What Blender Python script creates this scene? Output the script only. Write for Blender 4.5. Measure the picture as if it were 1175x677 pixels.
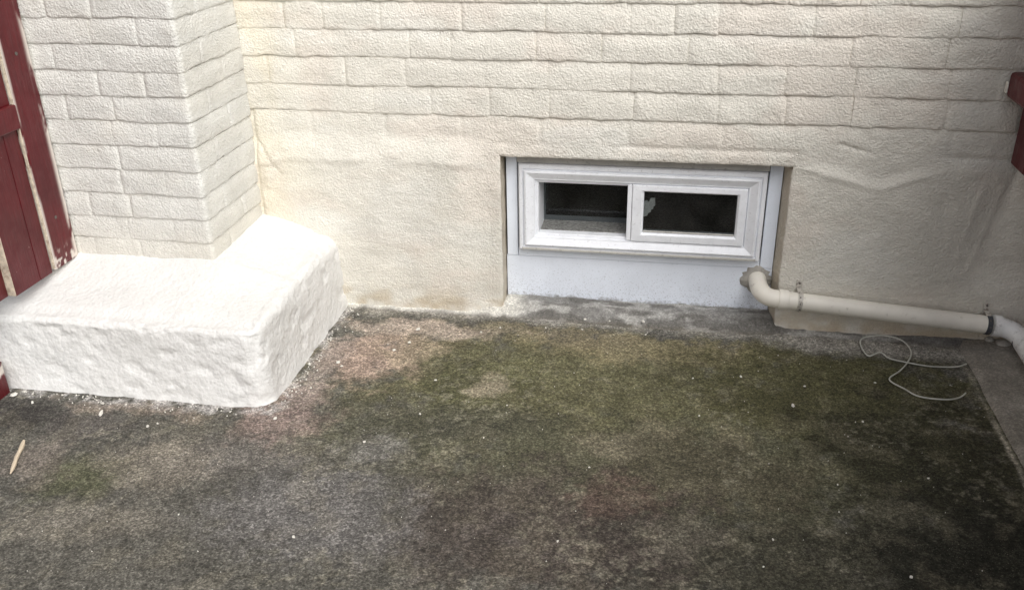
import bpy, math, random
import numpy as np
from mathutils import Vector, Matrix

random.seed(7)
for o in list(bpy.data.objects):
    bpy.data.objects.remove(o)
scn = bpy.context.scene
COL = scn.collection

# ------------------------------------------------------------------ camera
cam_d = bpy.data.cameras.new("camera")
cam = bpy.data.objects.new("camera", cam_d)
COL.objects.link(cam)
cam_d.sensor_width = 36.0
cam_d.lens = 32.316
cam_d.clip_start = 0.02
cam_d.clip_end = 400
r_ = Vector((0.98489, 0.17241, -0.01657))
u_ = Vector((-0.06048, 0.43196, 0.89986))
f_ = Vector((-0.16230, 0.88526, -0.43586))
M = Matrix((r_, u_, -f_)).transposed().to_4x4()
M.translation = Vector((0, -2.43365, 1.25669))
cam.matrix_world = M
scn.camera = cam

# ------------------------------------------------------------------ sky, sun, exposure
SUN_EL = 42.0
SUN_AZ = 140.0                       # degrees clockwise from +Y (the house wall faces -Y)
world = bpy.data.worlds.new("World")
scn.world = world
world.use_nodes = True
wn, wl = world.node_tree.nodes, world.node_tree.links
wn.clear()
sky = wn.new("ShaderNodeTexSky")
sky.sky_type = 'NISHITA'
sky.sun_disc = False
sky.sun_elevation = math.radians(SUN_EL)
sky.sun_rotation = math.radians(SUN_AZ)
sky.air_density = 1.0
sky.dust_density = 3.0
hs = wn.new("ShaderNodeHueSaturation")           # cloud cover greys the blue
hs.inputs["Saturation"].default_value = 0.22
bg = wn.new("ShaderNodeBackground")
bg.inputs["Strength"].default_value = 0.15
wo = wn.new("ShaderNodeOutputWorld")
wl.new(sky.outputs[0], hs.inputs["Color"])
wl.new(hs.outputs[0], bg.inputs["Color"])
wl.new(bg.outputs[0], wo.inputs["Surface"])

sd = bpy.data.lights.new("sun", 'SUN')
sd.energy = 1.5
sd.angle = math.radians(60)
sd.color = (1.0, 0.985, 0.96)
sun = bpy.data.objects.new("sun", sd)
COL.objects.link(sun)
az, el = math.radians(SUN_AZ), math.radians(SUN_EL)
to_sun = Vector((math.sin(az) * math.cos(el), math.cos(az) * math.cos(el), math.sin(el)))
sun.rotation_euler = to_sun.to_track_quat('Z', 'Y').to_euler()
sun.location = (2, -3, 5)

scn.view_settings.view_transform = 'Standard'
scn.view_settings.look = 'None'
scn.view_settings.gamma = 1.0
scn.view_settings.exposure = 0.33
scn.view_settings.use_curve_mapping = False

# ------------------------------------------------------------------ helpers
def srgb(r, g, b):
    def c(v):
        v /= 255.0
        return v / 12.92 if v <= 0.04045 else ((v + 0.055) / 1.055) ** 2.4
    return np.array([c(r), c(g), c(b)])

def _h(i, j, s):
    with np.errstate(over='ignore'):
        n = (i.astype(np.int64) * 374761393 + j.astype(np.int64) * 668265263 + s * 974711) & 0xFFFFFFFF
        n = ((n ^ (n >> 13)) * 1274126177) & 0xFFFFFFFF
        n = (n ^ (n >> 16)) & 0xFFFFFF
    return n / float(0xFFFFFF)

def vn(x, y, s=0):
    x = np.asarray(x, float); y = np.asarray(y, float)
    i = np.floor(x); j = np.floor(y)
    fx = x - i; fy = y - j
    fx = fx * fx * (3 - 2 * fx); fy = fy * fy * (3 - 2 * fy)
    i = i.astype(np.int64); j = j.astype(np.int64)
    a = _h(i, j, s); b = _h(i + 1, j, s); c = _h(i, j + 1, s); d = _h(i + 1, j + 1, s)
    return (a * (1 - fx) + b * fx) * (1 - fy) + (c * (1 - fx) + d * fx) * fy

def fbm(x, y, s=0, o=4):
    t = 0; a = 1; n = 0
    x = np.asarray(x, float); y = np.asarray(y, float)
    for k in range(o):
        t = t + a * vn(x, y, s + 17 * k); n += a
        x = x * 2.03 + 5.1; y = y * 2.03 + 1.7; a *= 0.5
    return t / n

def ss(a, b, x):
    t = np.clip((np.asarray(x, float) - a) / (b - a), 0, 1)
    return t * t * (3 - 2 * t)

def mesh_obj(name, verts, faces, mat, parent=None, col=None, smooth=True, mats=None, fmat=None):
    me = bpy.data.meshes.new(name)
    verts = np.asarray(verts, float).reshape(-1, 3)
    me.from_pydata(verts.tolist(), [], faces)
    for m in (mats if mats else [mat]):
        me.materials.append(m)
    if fmat is not None:
        me.polygons.foreach_set("material_index", fmat)
    if col is not None:
        ca = me.attributes.new("Col", 'FLOAT_COLOR', 'POINT')
        c = np.ones((len(verts), 4)); c[:, :3] = np.asarray(col, float).reshape(-1, 3) if np.ndim(col) > 1 else col
        ca.data.foreach_set("color", c.ravel())
    if smooth:
        me.polygons.foreach_set("use_smooth", [True] * len(me.polygons))
    me.update()
    o = bpy.data.objects.new(name, me)
    COL.objects.link(o)
    if parent:
        o.parent = parent
    return o

def grid_faces(nu, nv, flip=False, skip=None):
    f = []
    for i in range(nu - 1):
        for j in range(nv - 1):
            if skip is not None and skip[i, j]:
                continue
            a, b, c, d = i * nv + j, (i + 1) * nv + j, (i + 1) * nv + j + 1, i * nv + j + 1
            f.append((a, d, c, b) if flip else (a, b, c, d))
    return f

def bevel(o, w=0.002, seg=2):
    m = o.modifiers.new("bevel", 'BEVEL')
    m.width = w; m.segments = seg; m.limit_method = 'ANGLE'; m.angle_limit = math.radians(40)
    return o

def box(name, x0, x1, y0, y1, z0, z1, mat, parent=None, bw=0.0015, mats=None, fmat=None):
    v = [(x0, y0, z0), (x1, y0, z0), (x1, y1, z0), (x0, y1, z0), (x0, y0, z1), (x1, y0, z1), (x1, y1, z1), (x0, y1, z1)]
    f = [(3, 2, 1, 0), (4, 5, 6, 7), (0, 1, 5, 4), (1, 2, 6, 5), (2, 3, 7, 6), (3, 0, 4, 7)]   # -z +z -y +x +y -x
    o = mesh_obj(name, v, f, mat, parent, smooth=False, mats=mats, fmat=fmat)
    if bw:
        bevel(o, bw)
    return o

def tube_geo(pts, rad, n=16, caps=True):
    pts = [Vector(p) for p in pts]
    if not hasattr(rad, '__len__'):
        rad = [rad] * len(pts)
    V, F = [], []
    up = None
    for i, p in enumerate(pts):
        t = (pts[min(i + 1, len(pts) - 1)] - pts[max(i - 1, 0)]).normalized()
        if up is None:
            up = Vector((0, 0, 1)) if abs(t.z) < 0.9 else Vector((1, 0, 0))
        up = (up - t * up.dot(t)).normalized()
        s = t.cross(up)
        for k in range(n):
            a = 2 * math.pi * k / n
            V.append(tuple(p + (up * math.cos(a) + s * math.sin(a)) * rad[i]))
    for i in range(len(pts) - 1):
        for k in range(n):
            a, b = i * n + k, i * n + (k + 1) % n
            F.append((a, a + n, b + n, b))
    if caps:
        F.append(tuple(range(n)))
        F.append(tuple(reversed(range((len(pts) - 1) * n, len(pts) * n))))
    return V, F

def tube(name, pts, rad, mat, parent=None, n=16, caps=True):
    V, F = tube_geo(pts, rad, n, caps)
    o = mesh_obj(name, V, F, mat, parent)
    e = o.modifiers.new("edge", 'EDGE_SPLIT'); e.split_angle = math.radians(45)
    return o

def empty(name, loc=(0, 0, 0)):
    e = bpy.data.objects.new(name, None)
    e.empty_display_size = 0.1
    e.location = loc
    COL.objects.link(e)
    return e

def tag(o, label=None, cat=None, group=None, kind=None):
    if label: o["label"] = label
    if cat: o["category"] = cat
    if group: o["group"] = group
    if kind: o["kind"] = kind
    return o

def adopt(child, parent):           # parts are modelled in world coordinates
    child.parent = parent
    child.matrix_parent_inverse = Matrix.Translation(-Vector(parent.location))
    return child

# ------------------------------------------------------------------ materials
def new_mat(name):
    m = bpy.data.materials.new(name)
    m.use_nodes = True
    nt = m.node_tree
    b = nt.nodes["Principled BSDF"]
    return m, nt, b

def N(nt, typ, **kw):
    n = nt.nodes.new(typ)
    for k, v in kw.items():
        if k in n.inputs:
            n.inputs[k].default_value = v
        else:
            setattr(n, k, v)
    return n

def noise(nt, pos, scale, detail=3, rough=0.55):
    n = nt.nodes.new("ShaderNodeTexNoise")
    n.inputs["Scale"].default_value = scale
    n.inputs["Detail"].default_value = detail
    n.inputs["Roughness"].default_value = rough
    nt.links.new(pos, n.inputs["Vector"])
    return n.outputs["Fac"]

def maprange(nt, v, a, b, c, d):
    n = nt.nodes.new("ShaderNodeMapRange")
    n.inputs[1].default_value = a; n.inputs[2].default_value = b
    n.inputs[3].default_value = c; n.inputs[4].default_value = d
    nt.links.new(v, n.inputs[0])
    return n.outputs[0]

def mathn(nt, op, a, b=None):
    n = nt.nodes.new("ShaderNodeMath"); n.operation = op
    for i, v in enumerate((a, b)):
        if v is None: continue
        if isinstance(v, (int, float)): n.inputs[i].default_value = v
        else: nt.links.new(v, n.inputs[i])
    return n.outputs[0]

def mixc(nt, fac, a, b, blend='MIX'):
    n = nt.nodes.new("ShaderNodeMix"); n.data_type = 'RGBA'; n.blend_type = blend
    for sock, v in ((n.inputs[0], fac), (n.inputs[6], a), (n.inputs[7], b)):
        if isinstance(v, (int, float)): sock.default_value = v
        elif isinstance(v, (tuple, list, np.ndarray)): sock.default_value = (*[float(q) for q in v][:3], 1)
        else: nt.links.new(v, sock)
    return n.outputs[2]

def bump(nt, b, h, strength, dist):
    n = nt.nodes.new("ShaderNodeBump")
    n.inputs["Strength"].default_value = strength
    n.inputs["Distance"].default_value = dist
    nt.links.new(h, n.inputs["Height"])
    nt.links.new(n.outputs[0], b.inputs["Normal"])

def pos_of(nt):
    return nt.nodes.new("ShaderNodeNewGeometry").outputs["Position"]

def scalec(nt, col, fac):
    n = nt.nodes.new("ShaderNodeVectorMath"); n.operation = 'SCALE'
    nt.links.new(col, n.inputs[0]); nt.links.new(fac, n.inputs[3])
    return n.outputs[0]

def attr_paint(name, rough, bstr, bdist, s1, s2, var=0.10, spec=0.3):
    """thick masonry paint: colour from the Col attribute, stippled roller relief"""
    m, nt, b = new_mat(name)
    p = pos_of(nt)
    at = nt.nodes.new("ShaderNodeAttribute"); at.attribute_name = "Col"
    v = maprange(nt, noise(nt, p, 9, 4, 0.6), 0.3, 0.7, 1 - var, 1 + var * 0.5)
    v2 = maprange(nt, noise(nt, p, 160, 2, 0.5), 0.3, 0.7, 0.95, 1.04)
    nt.links.new(scalec(nt, at.outputs["Color"], mathn(nt, 'MULTIPLY', v, v2)), b.inputs["Base Color"])
    vo = nt.nodes.new("ShaderNodeTexVoronoi"); vo.feature = 'F1'; vo.inputs["Scale"].default_value = s1 * 1.15
    nt.links.new(p, vo.inputs["Vector"])
    h = mathn(nt, 'ADD', mathn(nt, 'MULTIPLY', vo.outputs["Distance"], -0.45), mathn(nt, 'ADD', mathn(nt, 'MULTIPLY', noise(nt, p, s1 * 0.7, 2, 0.5), 0.6), mathn(nt, 'MULTIPLY', noise(nt, p, s2, 2, 0.5), 0.4)))
    bump(nt, b, h, bstr, bdist)
    b.inputs["Roughness"].default_value = rough
    b.inputs["Specular IOR Level"].default_value = spec
    return m

m_brick = attr_paint("masonry_paint", 0.62, 0.75, 0.005, 160, 340)
m_plinthpaint = attr_paint("white_masonry_paint", 0.6, 0.6, 0.005, 75, 190, var=0.04)

def plain(name, col, rough=0.6, var=0.12, scale=30, bstr=0.2, bdist=0.002, bscale=120, spec=0.4, dirt=None, dirt_scale=14, dirt_lo=0.6, dirt_hi=0.75):
    m, nt, b = new_mat(name)
    p = pos_of(nt)
    c = nt.nodes.new("ShaderNodeRGB"); c.outputs[0].default_value = (*[float(q) for q in col], 1)
    v = maprange(nt, noise(nt, p, scale, 4, 0.6), 0.3, 0.7, 1 - var, 1 + var * 0.6)
    out = scalec(nt, c.outputs[0], v)
    if dirt is not None:
        out = mixc(nt, maprange(nt, noise(nt, p, dirt_scale, 6, 0.72), dirt_lo, dirt_hi, 0, 1), out, dirt)
    nt.links.new(out, b.inputs["Base Color"])
    bump(nt, b, noise(nt, p, bscale, 3, 0.6), bstr, bdist)
    b.inputs["Roughness"].default_value = rough
    b.inputs["Specular IOR Level"].default_value = spec
    return m

m_white = plain("window_paint", srgb(236, 238, 242), 0.42, 0.07, 22, 0.15, 0.001, 140, dirt=srgb(120, 116, 108), dirt_scale=130, dirt_lo=0.58, dirt_hi=0.90)
m_frame_grey = plain("weathered_trim", srgb(190, 188, 182), 0.55, 0.15, 30, 0.2, 0.001, 140, dirt=srgb(70, 66, 60), dirt_scale=60, dirt_lo=0.55, dirt_hi=0.8)
m_dusty = plain("dusty_ledge", srgb(140, 140, 136), 0.9, 0.35, 90, 0.4, 0.002, 260, dirt=srgb(60, 60, 58), dirt_scale=150, dirt_lo=0.45, dirt_hi=0.7)
m_dark = plain("basement_dark", srgb(52, 50, 48), 0.9, 0.3, 8)
m_cement = plain("cement", srgb(172, 168, 160), 0.92, 0.2, 45, 0.9, 0.006, 90, dirt=srgb(110, 104, 98), dirt_scale=60)
m_pipe = plain("pipe_paint", srgb(240, 235, 223), 0.4, 0.08, 16, 0.1, 0.001, 60, dirt=srgb(150, 140, 120), dirt_scale=40, dirt_lo=0.6, dirt_hi=0.85)
m_pipe_grey = plain("pipe_plastic", srgb(240, 240, 238), 0.38, 0.1, 16, 0.1, 0.001, 60, dirt=srgb(95, 90, 84), dirt_scale=36, dirt_lo=0.52, dirt_hi=0.8)
m_strap = plain("bracket_steel", srgb(205, 200, 190), 0.5, 0.2, 60, 0.2, 0.001, 200, dirt=srgb(95, 80, 66), dirt_scale=110, dirt_lo=0.5, dirt_hi=0.7)
m_rubber = plain("dark_strap", srgb(72, 74, 78), 0.6, 0.3, 90, 0.3, 0.002, 200)
m_screw = plain("screw_steel", srgb(96, 90, 84), 0.4, 0.2, 90)
m_wood_raw = plain("raw_wood", srgb(204, 192, 172), 0.8, 0.3, 60, 0.4, 0.002, 160, dirt=srgb(110, 80, 70), dirt_scale=50, dirt_lo=0.5, dirt_hi=0.75)
m_splinter = plain("fresh_wood", srgb(212, 196, 172), 0.8, 0.15, 60, 0.4, 0.002, 160)
m_wire = plain("wire_plastic", srgb(190, 190, 180), 0.45, 0.2, 40)
m_chip = plain("paint_chip", srgb(226, 222, 212), 0.8, 0.15, 60)
m_sticker = plain("torn_paper", srgb(242, 240, 236), 0.8, 0.2, 110)

def red_paint():
    m, nt, b = new_mat("dark_red_paint")
    p = pos_of(nt)
    sc = nt.nodes.new("ShaderNodeVectorMath"); sc.operation = 'MULTIPLY'
    sc.inputs[1].default_value = (1, 1, 0.12)
    nt.links.new(p, sc.inputs[0])
    grain = noise(nt, sc.outputs[0], 130, 4, 0.6)
    c = mixc(nt, maprange(nt, grain, 0.3, 0.7, 0, 1), srgb(80, 11, 18), srgb(97, 16, 25))
    c = mixc(nt, maprange(nt, noise(nt, p, 6, 4, 0.6), 0.35, 0.75, 0, 0.6), c, srgb(56, 7, 12))
    # flaked spots showing pale primer
    c = mixc(nt, maprange(nt, noise(nt, p, 70, 5, 0.7), 0.70, 0.73, 0, 0.85), c, srgb(205, 190, 180))
    at = nt.nodes.new("ShaderNodeAttribute"); at.attribute_name = "Col"
    sepc = nt.nodes.new("ShaderNodeSeparateColor"); nt.links.new(at.outputs["Color"], sepc.inputs[0])
    c = mixc(nt, sepc.outputs[0], c, srgb(222, 214, 204))
    nt.links.new(c, b.inputs["Base Color"])
    nt.links.new(maprange(nt, noise(nt, p, 24, 3), 0.3, 0.7, 0.3, 0.55), b.inputs["Roughness"])
    bump(nt, b, mathn(nt, 'ADD', grain, noise(nt, p, 40, 3)), 0.35, 0.003)
    return m
m_red = red_paint()

def glass_mat():
    m, nt, b = new_mat("dirty_glass")
    nt.nodes.remove(b)
    out = nt.nodes["Material Output"]
    p = pos_of(nt)
    tr = nt.nodes.new("ShaderNodeBsdfTransparent"); tr.inputs[0].default_value = (0.72, 0.74, 0.74, 1)
    gl = nt.nodes.new("ShaderNodeBsdfGlossy"); gl.inputs["Roughness"].default_value = 0.06
    gl.inputs["Color"].default_value = (0.9, 0.92, 0.95, 1)
    fr = nt.nodes.new("ShaderNodeFresnel"); fr.inputs[0].default_value = 1.3
    mx = nt.nodes.new("ShaderNodeMixShader")
    nt.links.new(fr.outputs[0], mx.inputs[0]); nt.links.new(tr.outputs[0], mx.inputs[1]); nt.links.new(gl.outputs[0], mx.inputs[2])
    df = nt.nodes.new("ShaderNodeBsdfDiffuse"); df.inputs[0].default_value = (0.32, 0.31, 0.29, 1)
    film = maprange(nt, noise(nt, p, 12, 4, 0.6), 0.3, 0.8, 0.005, 0.07)
    spots = maprange(nt, noise(nt, p, 210, 3, 0.6), 0.70, 0.74, 0, 0.5)
    mx2 = nt.nodes.new("ShaderNodeMixShader")
    nt.links.new(mathn(nt, 'MAXIMUM', film, spots), mx2.inputs[0])
    nt.links.new(mx.outputs[0], mx2.inputs[1]); nt.links.new(df.outputs[0], mx2.inputs[2])
    nt.links.new(mx2.outputs[0], out.inputs[0])
    return m
m_glass = glass_mat()

def board_mat():
    """white gloss board with mould specks gathering along its foot"""
    m, nt, b = new_mat("white_board")
    p = pos_of(nt)
    sep = nt.nodes.new("ShaderNodeSeparateXYZ"); nt.links.new(p, sep.inputs[0])
    c = nt.nodes.new("ShaderNodeRGB"); c.outputs[0].default_value = (*srgb(234, 240, 250), 1)
    base = scalec(nt, c.outputs[0], maprange(nt, noise(nt, p, 10, 4), 0.3, 0.7, 0.93, 1.03))
    low = maprange(nt, sep.outputs[2], 0.03, 0.15, 0.10, 0.0)
    sp = mathn(nt, 'ADD', noise(nt, p, 230, 4, 0.7), low)
    c2 = mixc(nt, maprange(nt, sp, 0.61, 0.76, 0, 0.5), base, srgb(96, 96, 92))
    low2 = maprange(nt, sep.outputs[2], 0.025, 0.05, 0.45, 0.0)
    c3 = mixc(nt, maprange(nt, mathn(nt, 'ADD', noise(nt, p, 40, 5, 0.7), low2), 0.72, 1.0, 0, 0.75), c2, srgb(110, 106, 98))
    nt.links.new(c3, b.inputs["Base Color"])
    b.inputs["Roughness"].default_value = 0.45
    bump(nt, b, noise(nt, p, 150, 3), 0.2, 0.001)
    return m
m_board = board_mat()

def ground_mat(name, grain=1.0):
    m, nt, b = new_mat(name)
    p = pos_of(nt)
    at = nt.nodes.new("ShaderNodeAttribute"); at.attribute_name = "Col"
    vo = nt.nodes.new("ShaderNodeTexVoronoi"); vo.inputs["Scale"].default_value = 290
    nt.links.new(p, vo.inputs["Vector"])
    sv = nt.nodes.new("ShaderNodeSeparateColor"); nt.links.new(vo.outputs["Color"], sv.inputs[0])
    gv = mathn(nt, 'ADD', mathn(nt, 'MULTIPLY', mathn(nt, 'POWER', sv.outputs[0], 2.2), 0.95 * grain), 1 - 0.31 * grain)
    g1 = mathn(nt, 'MULTIPLY', maprange(nt, noise(nt, p, 200, 3, 0.8), 0.34, 0.66, 1 - 0.35 * grain, 1 + 0.35 * grain), gv)
    g2 = maprange(nt, noise(nt, p, 85, 4, 0.7), 0.36, 0.64, 1 - 0.34 * grain, 1 + 0.36 * grain)
    g3 = maprange(nt, noise(nt, p, 24, 4, 0.65), 0.3, 0.7, 0.84, 1.16)
    c = scalec(nt, at.outputs["Color"], mathn(nt, 'MULTIPLY', mathn(nt, 'MULTIPLY', g1, g2), g3))
    # bare grey sand grains showing through the algae
    spk = mathn(nt, 'MULTIPLY', maprange(nt, noise(nt, p, 420, 2, 0.6), 0.63, 0.74, 0, 1), maprange(nt, noise(nt, p, 14, 3), 0.35, 0.65, 0.1, 0.75))
    c = mixc(nt, spk, c, srgb(158, 152, 138))
    # rusty-brown flecks
    c = mixc(nt, mathn(nt, 'MULTIPLY', maprange(nt, noise(nt, p, 150, 3), 0.66, 0.76, 0, 0.25), grain), c, srgb(92, 66, 56))
    nt.links.new(c, b.inputs["Base Color"])
    b.inputs["Roughness"].default_value = 0.92
    b.inputs["Specular IOR Level"].default_value = 0.2
    h = mathn(nt, 'ADD', mathn(nt, 'MULTIPLY', sv.outputs[0], 0.5), mathn(nt, 'MULTIPLY', noise(nt, p, 80, 3, 0.6), 1.2))
    bump(nt, b, h, 0.5, 0.003)
    return m
m_ground = ground_mat("algae_concrete")
m_conc = ground_mat("bare_concrete", 0.45)

# ------------------------------------------------------------------ colours of the masonry paint
CREAM = srgb(224, 220, 209)
def wall_col(x, z):
    x = np.asarray(x, float); z = np.asarray(z, float)
    c = np.ones(x.shape + (3,)) * CREAM
    def mix(c, f, k):
        f = f[..., None]; return c * (1 - f) + k * f
    pk = ss(0.52, 0.72, fbm(x * 6, z * 9, 3)) * 0.45
    c = mix(c, pk, srgb(225, 214, 202))
    wt = ss(0.55, 0.75, fbm(x * 4 + 9, z * 11, 31)) * 0.5
    c = mix(c, wt, srgb(230, 228, 220))
    ye = ss(-0.95, -1.2, x) * (0.35 + 0.65 * ss(0.35, 0.65, fbm(x * 14, z * 9, 8)))
    c = mix(c, ye * 0.38, srgb(220, 207, 176))
    right_shade = ss(0.25, 0.95, x) * 0.4  # shading towards the right, mixed into the paint colour
    c = mix(c, right_shade, srgb(206, 200, 187))
    damp = ss(0.10, 0.0, z) * ss(0.3, 0.6, fbm(x * 13, z * 20, 77)) * 0.8 * ss(0.25, 0.4, np.abs(x + 0.1))
    c = mix(c, damp, srgb(190, 172, 142))
    return c

def pil_col(x, z):
    x = np.asarray(x, float); z = np.asarray(z, float)
    c = np.ones(x.shape + (3,)) * srgb(217, 216, 210)
    f = (ss(0.45, 0.7, fbm(x * 7, z * 8, 55)) * 0.5)[..., None]
    c = c * (1 - f) + srgb(213, 210, 201) * f
    f = (ss(0.42, 0.26, z) * 0.5)[..., None]
    return c * (1 - f) + srgb(213, 208, 195) * f

# ================================================================== GROUND
XD = np.concatenate([-np.geomspace(30, 1.9, 16), np.arange(-1.85, 1.05, 0.005), np.geomspace(1.1, 30, 16)])
YD = np.concatenate([-np.geomspace(30, 1.55, 18), np.arange(-1.5, 0.06, 0.005), np.array([0.09, 0.3, 3.0, 30.0])])
gx, gy = np.meshgrid(XD, YD, indexing='ij')
wx = gx + 0.10 * (fbm(gx * 7, gy * 7, 90) - 0.5) + 0.035 * (fbm(gx * 30, gy * 30, 91) - 0.5)
wy = gy + 0.10 * (fbm(gx * 7, gy * 7, 92) - 0.5) + 0.035 * (fbm(gx * 30, gy * 30, 93) - 0.5)
gc = np.ones(gx.shape + (3,)) * srgb(86, 84, 78)
BLOBS = [  # x, y, rx, ry, sRGB, weight : stains and growth on the slab
    (0.0, -0.60, 1.00, 0.50, (84, 83, 58), 0.8),
    (-0.15, -0.36, 0.80, 0.26, (95, 92, 62), 0.95),
    (0.02, -0.17, 0.45, 0.08, (126, 116, 82), 0.85),
    (-0.30, -0.13, 0.30, 0.06, (132, 120, 92), 0.6),
    (0.45, -0.32, 0.40, 0.24, (78, 76, 46), 0.95),
    (0.62, -0.62, 0.32, 0.34, (54, 53, 36), 0.95),
    (0.30, -1.00, 0.55, 0.18, (60, 58, 46), 0.85),
    (0.70, -0.95, 0.28, 0.30, (38, 38, 30), 0.95),
    (0.08, -0.72, 0.26, 0.16, (84, 77, 60), 0.6),
    (-0.55, -0.60, 0.32, 0.10, (74, 73, 60), 0.7),
    (-0.25, -0.95, 0.38, 0.22, (76, 67, 62), 0.8),
    (-0.08, -0.82, 0.10, 0.07, (92, 74, 64), 0.7),
    (-0.72, -0.98, 0.26, 0.18, (106, 103, 100), 0.85),
    (-0.64, -0.74, 0.10, 0.08, (124, 121, 117), 0.6),
    (-0.95, -0.80, 0.20, 0.10, (108, 103, 96), 0.8),
    (-0.50, -0.42, 0.11, 0.10, (78, 78, 50), 0.8),
    (-0.36, -0.36, 0.10, 0.08, (94, 93, 60), 0.6),
    (-0.43, -0.41, 0.055, 0.05, (148, 136, 112), 0.75),
    (-0.60, -0.22, 0.10, 0.035, (86, 80, 56), 0.7),
    (-0.78, -0.32, 0.13, 0.14, (160, 136, 120), 0.85),
    (-0.68, -0.27, 0.10, 0.08, (150, 134, 108), 0.7),
    (-0.70, -0.15, 0.24, 0.05, (166, 150, 134), 0.8),
    (-0.92, -0.58, 0.12, 0.16, (134, 114, 106), 0.75),
    (-0.88, -0.40, 0.05, 0.20, (150, 136, 126), 0.6),
    (-1.27, -0.95, 0.14, 0.10, (80, 82, 56), 0.8),
    (-1.10, -0.87, 0.14, 0.12, (126, 118, 104), 0.6),
    (-1.16, -1.08, 0.18, 0.07, (116, 110, 98), 0.6),
    (-1.42, -0.92, 0.10, 0.10, (118, 108, 98), 0.7),
    (-1.38, -0.74, 0.12, 0.06, (82, 76, 72), 0.6),
    (-1.62, -0.76, 0.16, 0.10, (58, 54, 51), 0.85),
    (-1.30, -0.66, 0.20, 0.035, (130, 116, 102), 0.7),
    (-0.02, -0.58, 0.06, 0.05, (120, 112, 88), 0.55),
    (0.16, -0.56, 0.07, 0.05, (116, 110, 84), 0.5),
    (-0.10, -0.66, 0.07, 0.05, (122, 114, 92), 0.6),
    (0.52, -0.80, 0.10, 0.05, (92, 88, 72), 0.55),
    (0.36, -0.66, 0.07, 0.05, (96, 92, 68), 0.5),
    (0.08, -0.93, 0.10, 0.07, (104, 98, 84), 0.55),
    (0.02, -0.30, 0.05, 0.03, (70, 68, 42), 0.7),
]
RAG = 0.95 * (fbm(gx * 16, gy * 16, 150, 5) - 0.5) + 0.75 * (fbm(gx * 55, gy * 55, 151, 3) - 0.5)
for (bx_, by_, rx, ry, c, w) in BLOBS:
    d = np.sqrt(((wx - bx_) / rx) ** 2 + ((wy - by_) / ry) ** 2)
    d = d + RAG
    f = (w * ss(1.25, 0.45, d))[..., None]
    k = srgb(*c); k = k * 0.78 + k.mean() * 0.22
    gc = gc * (1 - f) + k * f
# clusters of pale lichen-like flecks where the growth is rubbed off
fl = ss(0.60, 0.72, fbm(gx * 75, gy * 75, 160, 2)) * ss(0.46, 0.62, fbm(gx * 6 + 2, gy * 6, 161, 4)) * ss(-0.15, -0.45, gy) * 0.26
gc = gc * (1 - fl[..., None]) + srgb(150, 145, 128) * fl[..., None]
# pale cement fringe by the wall
ext = 0.05 * ss(0.15, 0.4, gx)
f = (ss(-0.10 - ext, -0.03 - ext, wy) * 0.85)[..., None]
gc = gc * (1 - f) + srgb(150, 146, 138) * f
# lime line along the joint with the paler strip
f = (ss(0.793, 0.799, gx + 0.006 * (fbm(gx * 0, gy * 20, 170) - 0.5)) * ss(0.812, 0.806, gx) * ss(-0.12, -0.16, gy) * (0.25 + 0.6 * ss(0.4, 0.6, fbm(gx * 0, gy * 9, 171))))[..., None]
gc = gc * (1 - f) + srgb(158, 152, 138) * f
# mottling of thin and thick growth
mt = fbm(gx * 22, gy * 22, 120, 5)
gc = gc * (0.98 + 0.30 * ss(0.3, 0.7, mt))[..., None]
pale = (ss(0.56, 0.70, fbm(gx * 17 + 4, gy * 17, 130, 5)) * 0.25)[..., None]
gc = gc * (1 - pale) + (gc * 0.5 + srgb(146, 138, 118) * 0.5) * pale
# paint crumbs and lime smeared round the plinth foot
def plinth_dist(x, y):
    dx = np.maximum(x + 0.965, 0); dy = np.maximum(-0.614 - y, 0)
    return np.hypot(dx, dy)
pd = plinth_dist(gx, gy)
sm = ss(0.055, 0.0, pd + 0.05 * (fbm(gx * 40, gy * 40, 140) - 0.5)) * ss(0.35, 0.6, fbm(gx * 60, gy * 60, 141)) * 0.75
f = sm[..., None]
gc = gc * (1 - f) + srgb(186, 182, 178) * f
gz = 0.006 * (fbm(gx * 5, gy * 5, 100) - 0.5) + 0.003 * (fbm(gx * 30, gy * 30, 101) - 0.5) - 0.001
gz = np.where((gx < -1.86) | (gx > 1.06) | (gy < -1.51), -0.001, gz)
ground = mesh_obj("ground", np.stack([gx, gy, gz], -1), grid_faces(len(XD), len(YD)), m_ground, col=gc.reshape(-1, 3))
tag(ground, "dark mossy concrete slab spread with olive and grey stains", "ground", kind="structure")

# strip of paler concrete along the right-hand boundary
xs = np.concatenate([[0.8135, 0.8138, 0.815, 0.819, 0.826], np.arange(0.835, 1.9, 0.010), [2.4]])
ys = np.concatenate([[-6, -4, -3], np.arange(-2.4, 0.06, 0.010)])
ex, ey = np.meshgrid(xs, ys, indexing='ij')
ez = 0.010 * ss(0.813, 0.828, ex) + 0.012 * ss(0.82, 1.0, ex) * ss(-0.35, 0.0, ey) + 0.004 * (fbm(ex * 14, ey * 14, 200) - 0.5)
ez = np.where(ex < 0.8137, -0.02, ez)
ex2 = ex + 0.006 * (fbm(ex * 0 + 3, ey * 18, 203) - 0.5)
ec = np.ones(ex.shape + (3,)) * srgb(164, 159, 150)
f = (ss(0.35, 0.7, fbm(ex * 7, ey * 5, 201)) * 0.6)[..., None]; ec = ec * (1 - f) + srgb(104, 98, 90) * f
f = (ss(-0.3, -0.75, ey) * 0.6)[..., None]; ec = ec * (1 - f) + srgb(84, 80, 72) * f
edging = mesh_obj("pavement", np.stack([ex2, ey, ez], -1), grid_faces(len(xs), len(ys)), m_conc, col=ec.reshape(-1, 3))
tag(edging, "paler grey concrete strip right of the mossy slab, under the drain pipe", "pavement", kind="structure")

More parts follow.
